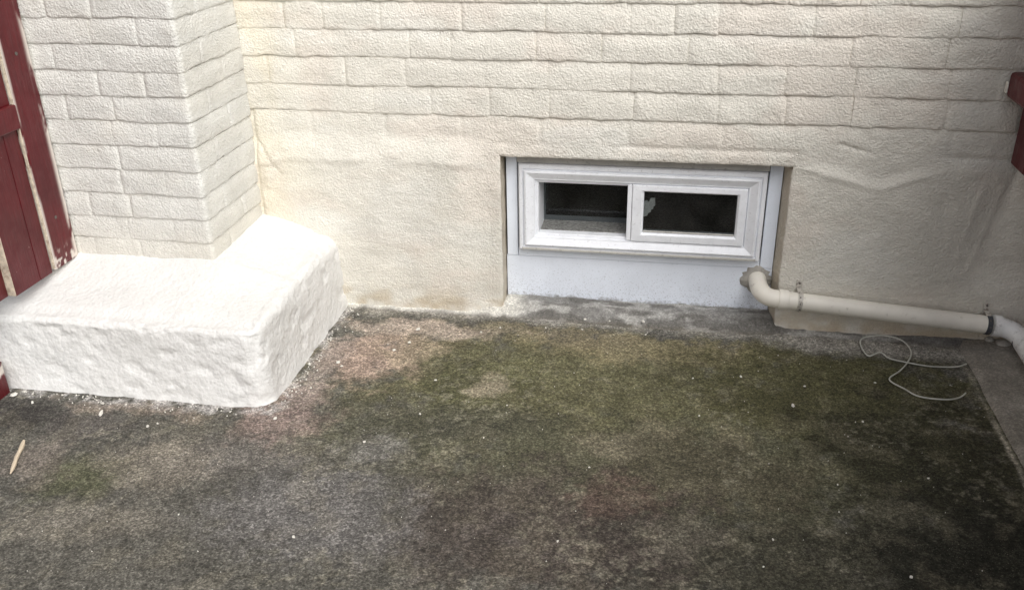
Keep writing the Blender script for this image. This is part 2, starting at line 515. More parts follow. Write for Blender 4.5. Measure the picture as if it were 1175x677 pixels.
# cement haunching along the foot of the wall
xs = np.arange(-0.985, 1.30, 0.006)
ys = np.concatenate([np.arange(-0.075, 0.078, 0.006)])
hx, hy = np.meshgrid(xs, ys, indexing='ij')
wob = 0.018 * (fbm(hx * 9, hx * 0, 210) - 0.5) + 0.008 * (fbm(hx * 35, hx * 0, 211) - 0.5)
rec = ss(-0.482, -0.466, hx) * ss(0.324, 0.310, hx)
toe = -0.050 + wob + 0.012 * (1 - rec)
htop = 0.030 * rec + (1 - rec) * (0.016 + 0.004 * ss(0.3, -0.6, hx))
hz = htop * ss(0, 1, np.clip((hy - toe) / (0.055 + 0.02 * rec), 0, 1)) + 0.010 * (fbm(hx * 18, hy * 18, 212) - 0.5) * ss(-0.07, -0.03, hy) + 0.003 * (fbm(hx * 80, hy * 80, 213) - 0.5)
hz = hz - 0.014 * ss(toe + 0.004, toe - 0.012, hy)
hc = np.ones(hx.shape + (3,)) * srgb(138, 136, 132)
f = (ss(0.4, 0.62, fbm(hx * 12, hy * 40, 214)) * 0.65)[..., None]; hc = hc * (1 - f) + srgb(98, 95, 90) * f
f = (ss(0.55, 0.68, fbm(hx * 16 + 7, hy * 45, 215)) * 0.55)[..., None]; hc = hc * (1 - f) + srgb(196, 194, 188) * f
f = (ss(-0.38, -0.46, hx) * ss(-0.045, -0.015, hy + 0.02 * (fbm(hx * 30, hy * 30, 216) - 0.5)) * 0.9)[..., None]; hc = hc * (1 - f) + srgb(213, 210, 201) * f
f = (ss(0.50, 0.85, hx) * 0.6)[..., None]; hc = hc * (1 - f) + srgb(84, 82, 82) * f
f = (ss(-0.02, -0.05, hy) * 0.45)[..., None]; hc = hc * (1 - f) + srgb(112, 104, 86) * f
haunch = mesh_obj("cement_fillet", np.stack([hx, hy, hz], -1), grid_faces(len(xs), len(ys)), m_conc, col=hc.reshape(-1, 3))
tag(haunch, "rough grey cement fillet along the foot of the cream wall", "cement", kind="structure")

# ================================================================== HOUSE WALL
wall = empty("brick_house")
tag(wall, "cream painted brick house front with a rendered foot, a basement window and a pilaster", "house")
RX0, RX1, RZ1 = -0.474, 0.319, 0.486          # recess of the basement window

def brick_mesh(path, u0, u1, z0, z1, seed, colf, name, parent, bump_amp=1.0, top_amp=1.0, gap0=-0.0016):
    rnd = random.Random(seed)
    L = u1 - u0
    nu = max(10, int(L / 0.0058)); nv = 14
    u = np.linspace(u0 - 0.0003, u1 + 0.0003, nu)
    v = np.concatenate([[0, 0.02, 0.05], np.linspace(0.1, 0.94, nv - 5), [0.975, 1.0]])
    U, Vv = np.meshgrid(u, v, indexing='ij')
    gap = np.clip(gap0 + 0.012 * (fbm(U * 9, U * 0 + seed * 0.37, 300) - 0.5) + 0.004 * (vn(U * 45, U * 0 + seed, 301) - 0.5), -0.003, 0.0055)
    sag = 0.0026 * (fbm(U * 5, U * 0 + z1 * 60, 302) - 0.5)
    sag0 = 0.0026 * (fbm(U * 5, U * 0 + z0 * 60, 302) - 0.5)
    Z = (z0 + gap + sag0) * (1 - Vv) + (z1 + sag) * Vv
    topf = 0.25 + 0.9 * ss(0.3, 0.65, fbm(U * 8, U * 0 + z1 * 91, 303))
    w = -0.0064 * top_amp * topf * np.clip((Vv - 0.5) / 0.5, 0, 1) ** 1.6
    w = w - 0.003 * (1 - np.clip(Vv / 0.07, 0, 1)) ** 2
    dl = rnd.choice([0.0006, 0.0018, 0.0034, 0.0046]); dr = rnd.choice([0.0006, 0.0018, 0.0034, 0.0046])
    w = w - dl * (1 - np.clip((U - u0) / 0.010, 0, 1)) ** 2 - dr * (1 - np.clip((u1 - U) / 0.010, 0, 1)) ** 2
    w = w + rnd.uniform(-0.0005, 0.0005) + rnd.uniform(-0.0005, 0.0005) * (U - u0 - L / 2) / (L / 2)
    w = w + bump_amp * (0.0050 * (fbm(U * 16, Z * 26, 304) - 0.5) + 0.0022 * (fbm(U * 70, Z * 80, 305, 3) - 0.5))
    # padded border runs back into the mortar
    def pad(a):
        return np.pad(a, 2, mode='edge')
    U2, Z2, W2 = pad(U), pad(Z), pad(w)
    sk = np.zeros((U2.shape[0] - 1, U2.shape[1] - 1), bool)      # border doubled so the face keeps its own normals
    sk[1, 1:-1] = sk[-2, 1:-1] = True; sk[1:-1, 1] = sk[1:-1, -2] = True
    W2[0, :] = W2[-1, :] = -0.02; W2[:, 0] = W2[:, -1] = -0.02
    px, py, nx, ny = path(U2)
    P = np.stack([px + nx * W2, py + ny * W2, Z2], -1)
    return mesh_obj(name, P, grid_faces(P.shape[0], P.shape[1], skip=sk), m_brick, parent, col=colf(px, Z2).reshape(-1, 3))

def wall_path(u):
    z = np.zeros_like(u)
    return u, z, z, z - 1.0

rows = [0.599, 0.676, 0.752, 0.826, 0.901, 0.977, 1.052, 1.128, 1.204]
seed = 0
for r in range(len(rows) - 1):
    x = -1.215 - random.uniform(0, 0.18)
    k = r % 2
    while x < 1.42:
        L = random.choice([0.225, 0.225, 0.225, 0.112, 0.17]) * random.uniform(0.97, 1.03)
        a, b = max(x, -1.21), min(x + L, 1.45)
        if 1.45 - b < 0.04: b = 1.45
        if b - a > 0.03:
            seed += 1
            brick_mesh(wall_path, a, b, rows[r], rows[r + 1], seed, wall_col, "brick", wall)
        x += L

# rendered lower coat with the recess left open (one height field)
xs = np.unique(np.round(np.concatenate([np.arange(-1.21, RX0, 0.0052), [RX0], np.arange(RX0 + 0.005, RX1, 0.0052), [RX1], np.arange(RX1 + 0.005, 1.45, 0.0052)]), 5))
zs = np.unique(np.round(np.concatenate([np.arange(-0.02, RZ1, 0.0052), [RZ1], np.arange(RZ1 + 0.004, 0.6, 0.0052), [0.5995]]), 5))
cx, cz = np.meshgrid(xs, zs, indexing='ij')
h = np.zeros_like(cx)
# left: thick coat with a sloping, trowelled shoulder
zl = 0.470 + 0.012 * (fbm(cx * 9, cx * 0, 220) - 0.5) + 0.022 * ss(-1.09, -1.17, cx) * -1
left = ss(-0.50, -0.60, cx)
h += 0.019 * left * ss(zl + 0.075, zl, cz + 0.010 * (fbm(cx * 20, cz * 20, 229) - 0.5))
h += 0.0035 * left * np.exp(-((cz - zl + 0.004) / 0.010) ** 2) * ss(0.35, 0.6, fbm(cx * 14, cz * 6, 221))
# right: wavy edge of a thicker coat
zr = np.interp(cx, [0.32, 0.37, 0.431, 0.49, 0.546, 0.59, 0.627, 0.67, 0.709, 0.78, 0.854, 1.0, 1.5], [0.487, 0.483, 0.469, 0.452, 0.438, 0.455, 0.472, 0.484, 0.490, 0.495, 0.498, 0.50, 0.50])
zr = zr + 0.006 * (fbm(cx * 25, cx * 0, 222) - 0.5)
right = ss(0.325, 0.36, cx)
amp = np.interp(cx, [0.33, 0.45, 0.62, 0.72, 0.9], [0.005, 0.009, 0.009, 0.005, 0.004])
h += right * amp * ss(zr + 0.028, zr - 0.006, cz)
h += right * 0.0025 * np.exp(-((cz - zr + 0.004) / 0.006) ** 2) * ss(0.70, 0.64, cx)
# diagonal crack above the wavy edge, vertical trowel ridges by the gate
tcr = (cx - 0.42) / 0.09
h -= 0.005 * np.exp(-((cz - (0.553 - 0.022 * tcr)) / 0.004) ** 2) * ss(-0.1, 0.15, tcr) * ss(1.1, 0.8, tcr)
for (xa, za, xb, zb, a) in ((0.80, 0.47, 0.765, 0.24, 0.0018), (0.845, 0.47, 0.80, 0.20, 0.002)):
    xc = np.interp(cz, [zb, za], [xb, xa]) + 0.006 * (fbm(cz * 20, cz * 0, 223) - 0.5)
    h += a * np.exp(-((cx - xc) / 0.007) ** 2) * ss(zb - 0.02, zb + 0.04, cz) * ss(za + 0.01, za - 0.02, cz)
# top edge tucks back under the first brick course
h -= 0.007 * (0.3 + 0.8 * ss(0.3, 0.65, fbm(cx * 8, cx * 0 + 0.6 * 91, 303))) * np.clip((cz - 0.562) / 0.038, 0, 1) ** 1.6
# ghost of a brick course under the coat
h -= 0.0036 * np.exp(-((cz - 0.525 - 0.004 * (fbm(cx * 6, cx * 0, 224) - 0.5)) / 0.006) ** 2) * ss(0.35, 0.55, fbm(cx * 5, cx * 0, 225)) * ss(-0.5, -0.45, cx)
for xj in (-1.02, -0.80, -0.58, -0.36, -0.12, 0.13, 0.44, 0.70):
    h -= 0.003 * np.exp(-((cx - xj) / 0.006) ** 2) * ss(0.52, 0.54, cz)
# inner corner: ragged seam
h -= 0.007 * np.exp(-((cx + 1.196 + 0.006 * (fbm(cz * 25, cz * 0, 226) - 0.5)) / 0.006) ** 2)
h += 0.005 * np.exp(-((cx + 1.165) / 0.014) ** 2) * ss(0.6, 0.45, cz) * ss(0.4, 0.6, fbm(cz * 22, cz * 0, 227))
# crack lines near the corner
xc = -1.19 + (0.505 - cz) * 0.75
h -= 0.006 * np.exp(-((cx - xc - 0.012 * (fbm(cz * 40, cz * 0, 228) - 0.5)) / 0.004) ** 2) * ss(0.52, 0.50, cz) * ss(0.40, 0.43, cz)
h += 0.0050 * (fbm(cx * 7, cz * 9, 230) - 0.5) + 0.0032 * (fbm(cx * 24, cz * 30, 231) - 0.5) + 0.0022 * (fbm(cx * 75, cz * 85, 232, 3) - 0.5)
skip = np.zeros((len(xs) - 1, len(zs) - 1), bool)
xm = (xs[1:] + xs[:-1]) / 2; zm = (zs[1:] + zs[:-1]) / 2
skip[np.ix_((xm > RX0) & (xm < RX1), zm < RZ1)] = True
nv = len(zs)
P = np.stack([cx, -h, cz], -1).reshape(-1, 3)
# ragged arris round the recess
i0, i1, j1 = int(np.argmin(abs(xs - RX0))), int(np.argmin(abs(xs - RX1))), int(np.argmin(abs(zs - RZ1)))
for i in range(i0, i1 + 1):
    k = i * nv + j1; P[k, 2] += 0.0035 * (float(fbm(xs[i] * 60, 0.3, 240)) - 0.5); P[k, 1] += 0.003
for j in range(0, j1 + 1):
    for i in (i0, i1):
        k = i * nv + j; P[k, 0] += 0.004 * (float(fbm(zs[j] * 40, 0.7 + i, 241)) - 0.5); P[k, 1] += 0.003
F = grid_faces(len(xs), nv, skip=skip)
V = P.tolist(); C_ = wall_col(cx, cz).reshape(-1, 3).tolist()
rim = [i0 * nv + j for j in range(0, j1)] + [i * nv + j1 for i in range(i0, i1 + 1)] + [i1 * nv + j for j in range(j1 - 1, -1, -1)]
base = len(V)
for d in (0.012, 0.05, 0.10):
    for k in rim:
        V.append([P[k, 0] - (0.26 * min(d, 0.065) if P[k, 0] > 0.3 and P[k, 2] < RZ1 - 0.01 else 0) + 0.001 * random.uniform(-1, 1), d, P[k, 2] + 0.001 * random.uniform(-1, 1)])
        C_.append(srgb(196, 186, 168).tolist())
n = len(rim)
for a in range(n - 1):
    F.append((rim[a], rim[a + 1], base + a + 1, base + a))
    for q in range(2):
        F.append((base + q * n + a, base + q * n + a + 1, base + (q + 1) * n + a + 1, base + (q + 1) * n + a))
render = mesh_obj("render_coat", V, F, m_brick, wall, col=np.array(C_))
e = render.modifiers.new("edge", 'EDGE_SPLIT'); e.split_angle = math.radians(50)

# body of the wall behind bricks and render
V, F = [], []
def addbox(x0, x1, y0, y1, z0, z1):
    b = len(V)
    V.extend([(x0, y0, z0), (x1, y0, z0), (x1, y1, z0), (x0, y1, z0), (x0, y0, z1), (x1, y0, z1), (x1, y1, z1), (x0, y1, z1)])
    F.extend([tuple(b + i for i in q) for q in ((3, 2, 1, 0), (4, 5, 6, 7), (0, 1, 5, 4), (1, 2, 6, 5), (2, 3, 7, 6), (3, 0, 4, 7))])
addbox(-5, RX0 - 0.002, 0.010, 0.30, -0.3, 4.6)
addbox(RX1 + 0.002, 5, 0.010, 0.30, -0.3, 4.6)
addbox(RX0 - 0.002, RX1 + 0.002, 0.010, 0.30, RZ1 + 0.003, 4.6)
addbox(RX0 - 0.002, RX1 + 0.002, 0.088, 0.30, -0.3, 0.16)
mesh_obj("mortar", V, F, m_brick, wall, col=CREAM * 0.97, smooth=False)
# unlit cellar behind the glass
V, F = [], []
addbox(-0.52, 0.36, 0.301, 1.5, -0.5, 0.62)
F.pop(2)
mesh_obj("cellar_interior", V, F, m_dark, wall, smooth=False)

# ---- pilaster left of the window: brick courses turning the corner
pil = mesh_obj("pilaster", [(-1.78, -0.329, 0.1), (-1.206, -0.329, 0.1), (-1.206, 0.012, 0.1), (-1.78, 0.012, 0.1), (-1.78, -0.329, 4.6), (-1.206, -0.329, 4.6), (-1.206, 0.012, 4.6), (-1.78, 0.012, 4.6)],
               [(3, 2, 1, 0), (4, 5, 6, 7), (0, 1, 5, 4), (1, 2, 6, 5), (2, 3, 7, 6), (3, 0, 4, 7)], m_brick, wall, col=srgb(224, 222, 214), smooth=False)
tag(pil, "off-white brick pilaster projecting at the left of the wall")
PX, PY, PR = -1.199, -0.335, 0.012
LF = 0.581 - PR                                   # straight length of the front, from x = -1.78
def pil_path(u):
    u = np.asarray(u, float)
    arc = PR * math.pi / 2
    a = np.clip((u - LF) / arc, 0, 1) * math.pi / 2
    fx = np.where(u <= LF, -1.78 + u, PX - PR + PR * np.sin(a))
    fy = np.where(u <= LF, PY, PY + PR - PR * np.cos(a))
    past = np.maximum(u - LF - arc, 0)
    fy = fy + past
    nx = np.sin(a); ny = -np.cos(a)
    return fx, fy, nx, ny
UE = LF + PR * math.pi / 2 + 0.335 - PR           # where the side meets the wall
UC = LF + PR * math.pi / 4
prow = [0.192, 0.256, 0.320, 0.384, 0.450, 0.516, 0.581, 0.646, 0.711, 0.774, 0.839, 0.903, 0.968, 1.033, 1.098, 1.163]
def pil_brick_col(px, z): return pil_col(px, z)
for r in range(len(prow) - 1):
    if r % 2 == 0:
        cuts = [0.0, 0.13, 0.35, UC - 0.105, UC + 0.215, UE]
    else:
        cuts = [0.0, 0.02, 0.24, UC - 0.215, UC + 0.105, UE]
    cuts = [c + (random.uniform(-0.008, 0.008) if 0 < i < len(cuts) - 1 else 0) for i, c in enumerate(cuts)]
    for a, b in zip(cuts[:-1], cuts[1:]):
        if b - a < 0.02: continue
        seed += 1
        brick_mesh(pil_path, a, b, prow[r], prow[r + 1], seed, pil_brick_col, "brick", pil, 0.9, 0.8, 0.0002)

# ---- the basement window and its boarding
def ring(name, x0, x1, z0, z1, prof, mat, parent, k=(1, 1, 1, 1)):
    """mitred rectangular frame: prof = (inset, y) points from the outside in"""
    V, F = [], []
    for (o, y) in prof:
        l, r, b, t = (o * q for q in k)
        V += [(x0 + l, y, z0 + b), (x1 - r, y, z0 + b), (x1 - r, y, z1 - t), (x0 + l, y, z1 - t)]
    for i in range(len(prof) - 1):
        for k in range(4):
            a, b = i * 4 + k, i * 4 + (k + 1) % 4
            F.append((a, b, b + 4, a + 4))
    o = mesh_obj(name, V, F, mat, parent, smooth=False)
    bevel(o, 0.0008, 2)
    return o

window = ring("window", -0.430, 0.262, 0.190, 0.453,
              [(-0.001, 0.075), (0, 0.046), (0.003, 0.041), (0.012, 0.040), (0.014, 0.0455), (0.0165, 0.0455), (0.0175, 0.037), (0.023, 0.035),
               (0.034, 0.041), (0.043, 0.046), (0.046, 0.046), (0.0475, 0.052), (0.050, 0.052), (0.0502, 0.085)], m_white, wall, (1, 1, 0.88, 1))
tag(window, "white painted two-light sliding basement window")
sash_l = ring("fixed_sash", -0.381, -0.1045, 0.2328, 0.404, [(0, 0.086), (0, 0.055), (0.004, 0.054), (0.008, 0.056), (0.0085, 0.0785)], m_white, window)
ring("window_reveal", -0.3725, -0.1125, 0.2412, 0.3955, [(0.0, 0.0785), (0.0, 0.205)], m_white, window)
box("inner_ledge", -0.371, -0.114, 0.080, 0.158, 0.2345, 0.2440, m_dusty, window, 0.001)
sash_r = ring("sliding_sash", -0.1035, 0.2125, 0.2330, 0.4035, [(-0.0005, 0.075), (0, 0.045), (0.002, 0.043), (0.023, 0.042), (0.0245, 0.0435), (0.029, 0.048), (0.030, 0.058), (0.0302, 0.075)], m_white, window, (1.12, 0.88, 0.93, 0.68))
box("meeting_stile", -0.117, -0.1045, 0.046, 0.072, 0.2345, 0.4025, m_white, window, 0.0015)
box("pane", -0.3735, -0.1115, 0.1585, 0.1615, 0.2400, 0.3965, m_glass, window, 0)
box("pane", -0.0705, 0.1870, 0.0525, 0.0555, 0.2600, 0.3835, m_glass, window, 0)
box("glazing_strip", -0.0695, 0.1855, 0.0485, 0.0520, 0.2615, 0.2660, m_frame_grey, window, 0.0008)
box("drip_sill", -0.4185, 0.2505, 0.0335, 0.0395, 0.1935, 0.2005, m_frame_grey, window, 0.0015)
# torn paper left on the inside of the right pane
pts = [(-0.0693, 0.352), (-0.062, 0.356), (-0.057, 0.350), (-0.052, 0.3625), (-0.040, 0.3635), (-0.0385, 0.340), (-0.043, 0.338), (-0.0435, 0.330), (-0.049, 0.3285), (-0.050, 0.320), (-0.057, 0.317), (-0.0595, 0.309), (-0.0693, 0.305)]
V = [(x, 0.0568, z) for x, z in pts] + [(x, 0.0571, z) for x, z in pts]
n = len(pts)
F = [tuple(reversed(range(n))), tuple(range(n, 2 * n))] + [(i, (i + 1) % n, n + (i + 1) % n, n + i) for i in range(n)]
tag(mesh_obj("paper_remnant", V, F, m_sticker, window, smooth=False), "torn scrap of white paper stuck inside the pane")
# boards filling the recess
box("lower_board", RX0 + 0.003, RX1 - 0.0155, 0.064, 0.084, -0.01, 0.1615, m_board, wall, 0.0012)
box("filler_strip", -0.4345, 0.2655, 0.060, 0.084, 0.1630, 0.1885, m_board, wall, 0.0015)
box("side_board", RX0 + 0.006, -0.4365, 0.0615, 0.084, 0.1630, 0.474, m_board, wall, 0.0012)
box("side_board", 0.2675, RX1 - 0.0165, 0.0615, 0.084, 0.1630, 0.474, m_board, wall, 0.0012)
box("top_board", -0.4345, 0.2655, 0.052, 0.084, 0.4545, 0.476, m_frame_grey, wall, 0.0012)
# cement patch where the pipe comes through
n = 30
ctr = (0.263, 0.1265)
V = [(ctr[0], 0.050, ctr[1])]
for rr, yy in ((0.3, 0.050), (0.65, 0.052), (0.92, 0.058), (1.0, 0.0645)):
    for k in range(n):
        a = 2 * math.pi * k / n
        R_ = 0.045 * (1 + 0.5 * (float(fbm(3 + 1.6 * math.cos(a), 3 + 1.6 * math.sin(a), 250)) - 0.5) + 0.28 * (float(vn(9 + 5 * math.cos(a), 9 + 5 * math.sin(a), 251)) - 0.5))
        V.append((ctr[0] + rr * R_ * math.cos(a), yy + random.uniform(-0.001, 0.001), ctr[1] + rr * R_ * math.sin(a) * 1.02))
F = [(0, 1 + (k + 1) % n, 1 + k) for k in range(n)]
for q in range(3):
    for k in range(n):
        a, b = 1 + q * n + k, 1 + q * n + (k + 1) % n
        F.append((a, b, b + n, a + n))
tag(mesh_obj("cement_patch", V, F, m_cement, wall), "ragged grey cement patch round the pipe hole")

# ================================================================== PLINTH
S = []
for x in np.arange(-1.95, -1.013, 0.007): S.append((x, -0.614, 0, -1))
for a in np.linspace(-90, 0, 16):
    a = math.radians(a); S.append((-1.013 + 0.053 * math.cos(a), -0.561 + 0.053 * math.sin(a), math.cos(a), math.sin(a)))
for y in np.arange(-0.554, 0.02, 0.007): S.append((-0.960, y, 1, 0))
S = np.array(S)
def plinth_top(x, y):
    z = np.interp(y, [-0.62, -0.45, -0.335, 0.0], [0.205, 0.240, 0.272, 0.285])
    fall = np.interp(y, [-0.62, -0.5, -0.3, 0.02], [0.0, 0.015, 0.05, 0.055])
    z = z - fall * ss(-1.20, -0.97, x)
    return z + 0.008 * (fbm(x * 8, y * 8, 260) - 0.5)
rows_ = []
rad = 0.018 + 0.010 * ss(-0.60, -0.40, S[:, 1]) + 0.022 * ss(-0.25, 0.0, S[:, 1])
inner = np.stack([np.minimum(S[:, 0], -1.24), np.maximum(S[:, 1], -0.30)], -1)
zt_edge = plinth_top(S[:, 0], S[:, 1])
for t in np.linspace(0, 1, 26):                       # sides
    z = -0.03 + t * (zt_edge - rad + 0.03)
    flare = 0.010 * (1 - t) ** 6 - 0.012 * t
    rows_.append(np.stack([S[:, 0] + S[:, 2] * flare, S[:, 1] + S[:, 3] * flare, z], -1))
off0 = -0.012
for a in np.linspace(12, 90, 8):                      # rounded arris
    a = math.radians(a)
    o = off0 - rad * (1 - math.cos(a))
    rows_.append(np.stack([S[:, 0] + S[:, 2] * o, S[:, 1] + S[:, 3] * o, zt_edge - rad + rad * math.sin(a)], -1))
ed = rows_[-1]
for t in np.linspace(0.025, 1, 34):                   # sloping top
    x = ed[:, 0] * (1 - t) + inner[:, 0] * t; y = ed[:, 1] * (1 - t) + inner[:, 1] * t
    z = plinth_top(x, y)
    k = ss(0, 0.15, t)
    rows_.append(np.stack([x, y, ed[:, 2] * (1 - k) + z * k], -1))
G = np.stack(rows_, 1)                                 # (ns, nt, 3)
du = np.gradient(G, axis=0); dv = np.gradient(G, axis=1)
nr = np.cross(du, dv); nr /= np.linalg.norm(nr, axis=-1, keepdims=True) + 1e-9
arc = np.arange(len(S)) * 0.007
A, T = np.meshgrid(arc, np.arange(G.shape[1]) * 0.009, indexing='ij')
side = ss(0.34, 0.24, T)
disp = (0.006 * (fbm(A * 5, T * 7, 270) - 0.5) + 0.0045 * (fbm(A * 22 + T * 12, T * 26, 271) - 0.5) + 0.0045 * (fbm(A * 75, T * 75, 272) - 0.5)) * (0.30 + 0.70 * side)
gouge = 0.0045 * ss(0.60, 0.66, fbm(A * 16 + T * 14, T * 30 - A * 6, 273)) * side
G = G + nr * (disp - gouge)[..., None]
pcx = np.ones((G.shape[0], G.shape[1], 3)) * srgb(223, 222, 219)
f = (ss(0.5, 0.7, fbm(A * 9, T * 12, 274)) * 0.35 * side)[..., None]
pcx = pcx * (1 - f) + srgb(212, 211, 207) * f
plinth = mesh_obj("plinth", G, grid_faces(G.shape[0], G.shape[1]), m_plinthpaint, col=pcx.reshape(-1, 3))
tag(plinth, "thickly white painted concrete plinth with sloping top at the pilaster foot", "plinth")

# ================================================================== LEFT FENCE
def red_post(name, x0, x1, y0, y1, z0, z1, wear, parent):
    """finely divided timber whose edges have flaked; wear(y, z) -> 0..1 on the +x face"""
    ny_, nz_ = max(3, int((y1 - y0) / 0.004)), max(3, int((z1 - z0) / 0.005))
    yy, zz = np.meshgrid(np.linspace(y0, y1, ny_), np.linspace(z0, z1, nz_), indexing='ij')
    b = np.clip(np.minimum(yy - y0, y1 - yy) / 0.005, 0, 1)
    X = x1 - 0.004 * (1 - b) ** 2 + 0.0015 * (fbm(yy * 40, zz * 9, 280) - 0.5)
    Y = np.pad(yy, ((1, 1), (0, 0)), mode='edge'); Z = np.pad(zz, ((1, 1), (0, 0)), mode='edge'); X = np.pad(X, ((1, 1), (0, 0)), mode='edge')
    X[0, :] = x0; X[-1, :] = x0
    w = np.clip(wear(Y, Z), 0, 1); 
    col = np.stack([w, w, w], -1)
    V = np.stack([X, Y, Z], -1)
    fc = grid_faces(V.shape[0], V.shape[1])
    n = V.shape[1]
    cap = tuple(i * n for i in range(V.shape[0]))
    capt = tuple(i * n + n - 1 for i in reversed(range(V.shape[0])))
    o = mesh_obj(name, V, fc + [tuple(reversed(cap)), tuple(reversed(capt))], m_red, parent, col=col.reshape(-1, 3))
    e = o.modifiers.new("edge", 'EDGE_SPLIT'); e.split_angle = math.radians(50)
    return o

fence = empty("red_fence", (-1.62, -0.6, 0.25))
tag(fence, "dark red painted board fence standing on the white plinth at left", "fence")
def wear_post(y, z):
    e1 = ss(0.020, 0.0, np.abs(y + 0.343))              # edge by the wall
    e2 = ss(0.008, 0.0, np.abs(y + 0.441))
    n1 = fbm(y * 60, z * 14, 281)
    lw = ss(0.33, 0.28, z)
    a = e1 * ss(0.40, 0.50, n1)
    b = e2 * ss(0.30, 0.45, n1)
    c = lw * ss(0.55, 0.62, fbm(y * 80, z * 80, 283)) * 0.9
    return np.maximum(np.maximum(a, b), c)
adopt(red_post("post", -1.665, -1.600, -0.441, -0.3385, 0.268, 2.0, wear_post, fence), fence)
edge_mats = [m_red, m_wood_raw]
fm = [0, 0, 1, 0, 0, 0]
adopt(box("raw_edge", -1.6085, -1.601, -0.4460, -0.4415, 0.272, 2.0, m_wood_raw, None, 0.0012), fence)
yb = -0.4465
k = 0
while yb > -3.2:
    w = [0.052, 0.098, 0.099, 0.097][k % 4] if k < 3 else 0.098
    back = 0.0 if k in (0, 1) else (0.022 if k % 3 == 2 else 0.004)
    zb = 0.262 if yb > -0.62 else 0.255
    adopt(box("board", -1.655 - back, -1.6080 - back, yb - w, yb - 0.0012, zb, 1.93 + random.uniform(-0.006, 0.006), m_red, None, 0.002, mats=edge_mats, fmat=fm if k == 1 else [0] * 6), fence)
    yb -= w; k += 1
for z in (0.654, 1.45):
    adopt(box("rail", -1.6075, -1.592, -3.2, -0.447, z, z + 0.061, m_red, None, 0.004), fence)
for (y, z) in ((-0.392, 0.826), (-0.396, 0.40), (-0.40, 1.3)):
    adopt(tube("screw", [(-1.602, y, z), (-1.5985, y, z)], 0.0045, m_screw, None, 10), fence)

# low red timber end poking out beside the plinth
V, F = tube_geo([(-1.80, -0.60, 0.02), (-1.80, -0.60, 0.025)], 0.01, 6)
def wear_block(y, z): return ss(0.55, 0.62, fbm(y * 30, z * 30, 285)) * ss(0.03, 0.07, z)
blk = red_post("timber_block", -1.80, -1.672, -0.705, -0.632, -0.012, 0.088, wear_block, None)
tag(blk, "stub of red painted timber on the ground at the plinth's left end", "timber")

# ================================================================== RIGHT FENCE
gate = empty("red_gate", (0.85, -0.1, 0.52))
tag(gate, "dark red board gate with a protruding rail at the right edge", "gate")
yb = -0.006; k = 0
while yb > -3.0:
    w = 0.098
    adopt(box("board", 0.846, 0.872, yb - w, yb - 0.0015, 0.520 + (0.0 if k else 0.0), 1.15 + random.uniform(-0.006, 0.006), m_red, None, 0.003), gate)
    yb -= w; k += 1
for z in (0.690, 1.03):
    adopt(box("rail", 0.798, 0.845, -3.0, -0.012, z, z + 0.062, m_red, None, 0.009), gate)
for k in range(30):                                   # unseen set-back boards, added to block light under the gate
    adopt(box("shade_board", 1.00, 1.02, -0.01 - 0.1 * k - 0.098, -0.01 - 0.1 * k, 0.03, 0.98, m_red, None, 0.003), gate)
adopt(box("rail_end_filler", 0.793, 0.7975, -0.026, -0.010, 0.700, 0.728, m_chip, None, 0.003), gate)

# ================================================================== DRAIN PIPE
pipe = empty("drain_pipe", (0.6, -0.045, 0.05))
tag(pipe, "cream painted plastic drain pipe running along the wall foot from the window board", "pipe")
R = 0.0245
A0 = Vector((0.318, -0.045, 0.1185)); B0 = Vector((0.876, -0.045, 0.0785))
ax = (B0 - A0).normalized()
# elbow out of the board
st = Vector((0.263, 0.075, 0.132)); c1 = Vector((0.263, 0.01, 0.130)); c2 = Vector((0.262, -0.050, 0.1215)); 
el = []
for t in np.linspace(0, 1, 18):
    el.append((1 - t) ** 3 * st + 3 * (1 - t) ** 2 * t * c1 + 3 * (1 - t) * t * t * c2 + t ** 3 * A0)
adopt(tube("elbow", el, R + 0.0005, m_pipe, None, 24), pipe)
adopt(tube("collar", [A0 - ax * 0.004, A0 - ax * 0.003, A0 + ax * 0.022, A0 + ax * 0.023], [R + 0.001, R + 0.0035, R + 0.0035, R + 0.001], m_pipe, None, 24), pipe)
adopt(tube("pipe_run", [A0 + ax * 0.02 + ax * t * ((B0 - A0).length - 0.02) for t in np.linspace(0, 1, 12)], R, m_pipe, None, 24), pipe)
# right-hand elbow towards the viewer
C0 = B0 + ax * 0.004; C1 = Vector((0.950, -0.118, 0.0565))
el = []
k1 = B0 + ax * 0.055; k2 = Vector((0.950, -0.070, 0.064))
for t in np.linspace(0, 1, 16):
    el.append((1 - t) ** 3 * C0 + 3 * (1 - t) ** 2 * t * k1 + 3 * (1 - t) * t * t * k2 + t ** 3 * C1)
adopt(tube("elbow", el, R + 0.0015, m_pipe_grey, None, 24), pipe)
adopt(tube("collar", [C0, C0 + ax * 0.001, C0 + ax * 0.020, C0 + ax * 0.021], [R + 0.002, R + 0.005, R + 0.005, R + 0.002], m_pipe_grey, None, 24), pipe)
dn = Vector((0.0, -1, -0.012)).normalized()
C1b = C1 - Vector((0, -1, 0)) * 0.028
adopt(tube("seal_ring", [C1b + dn * 0.000, C1b + dn * 0.004], [R + 0.0042, R + 0.0042], m_rubber, None, 24), pipe)
adopt(tube("pipe_run", [C1b + dn * 0.002, C1b + dn * 0.7, C1b + dn * 1.6], R + 0.003, m_pipe_grey, None, 24), pipe)
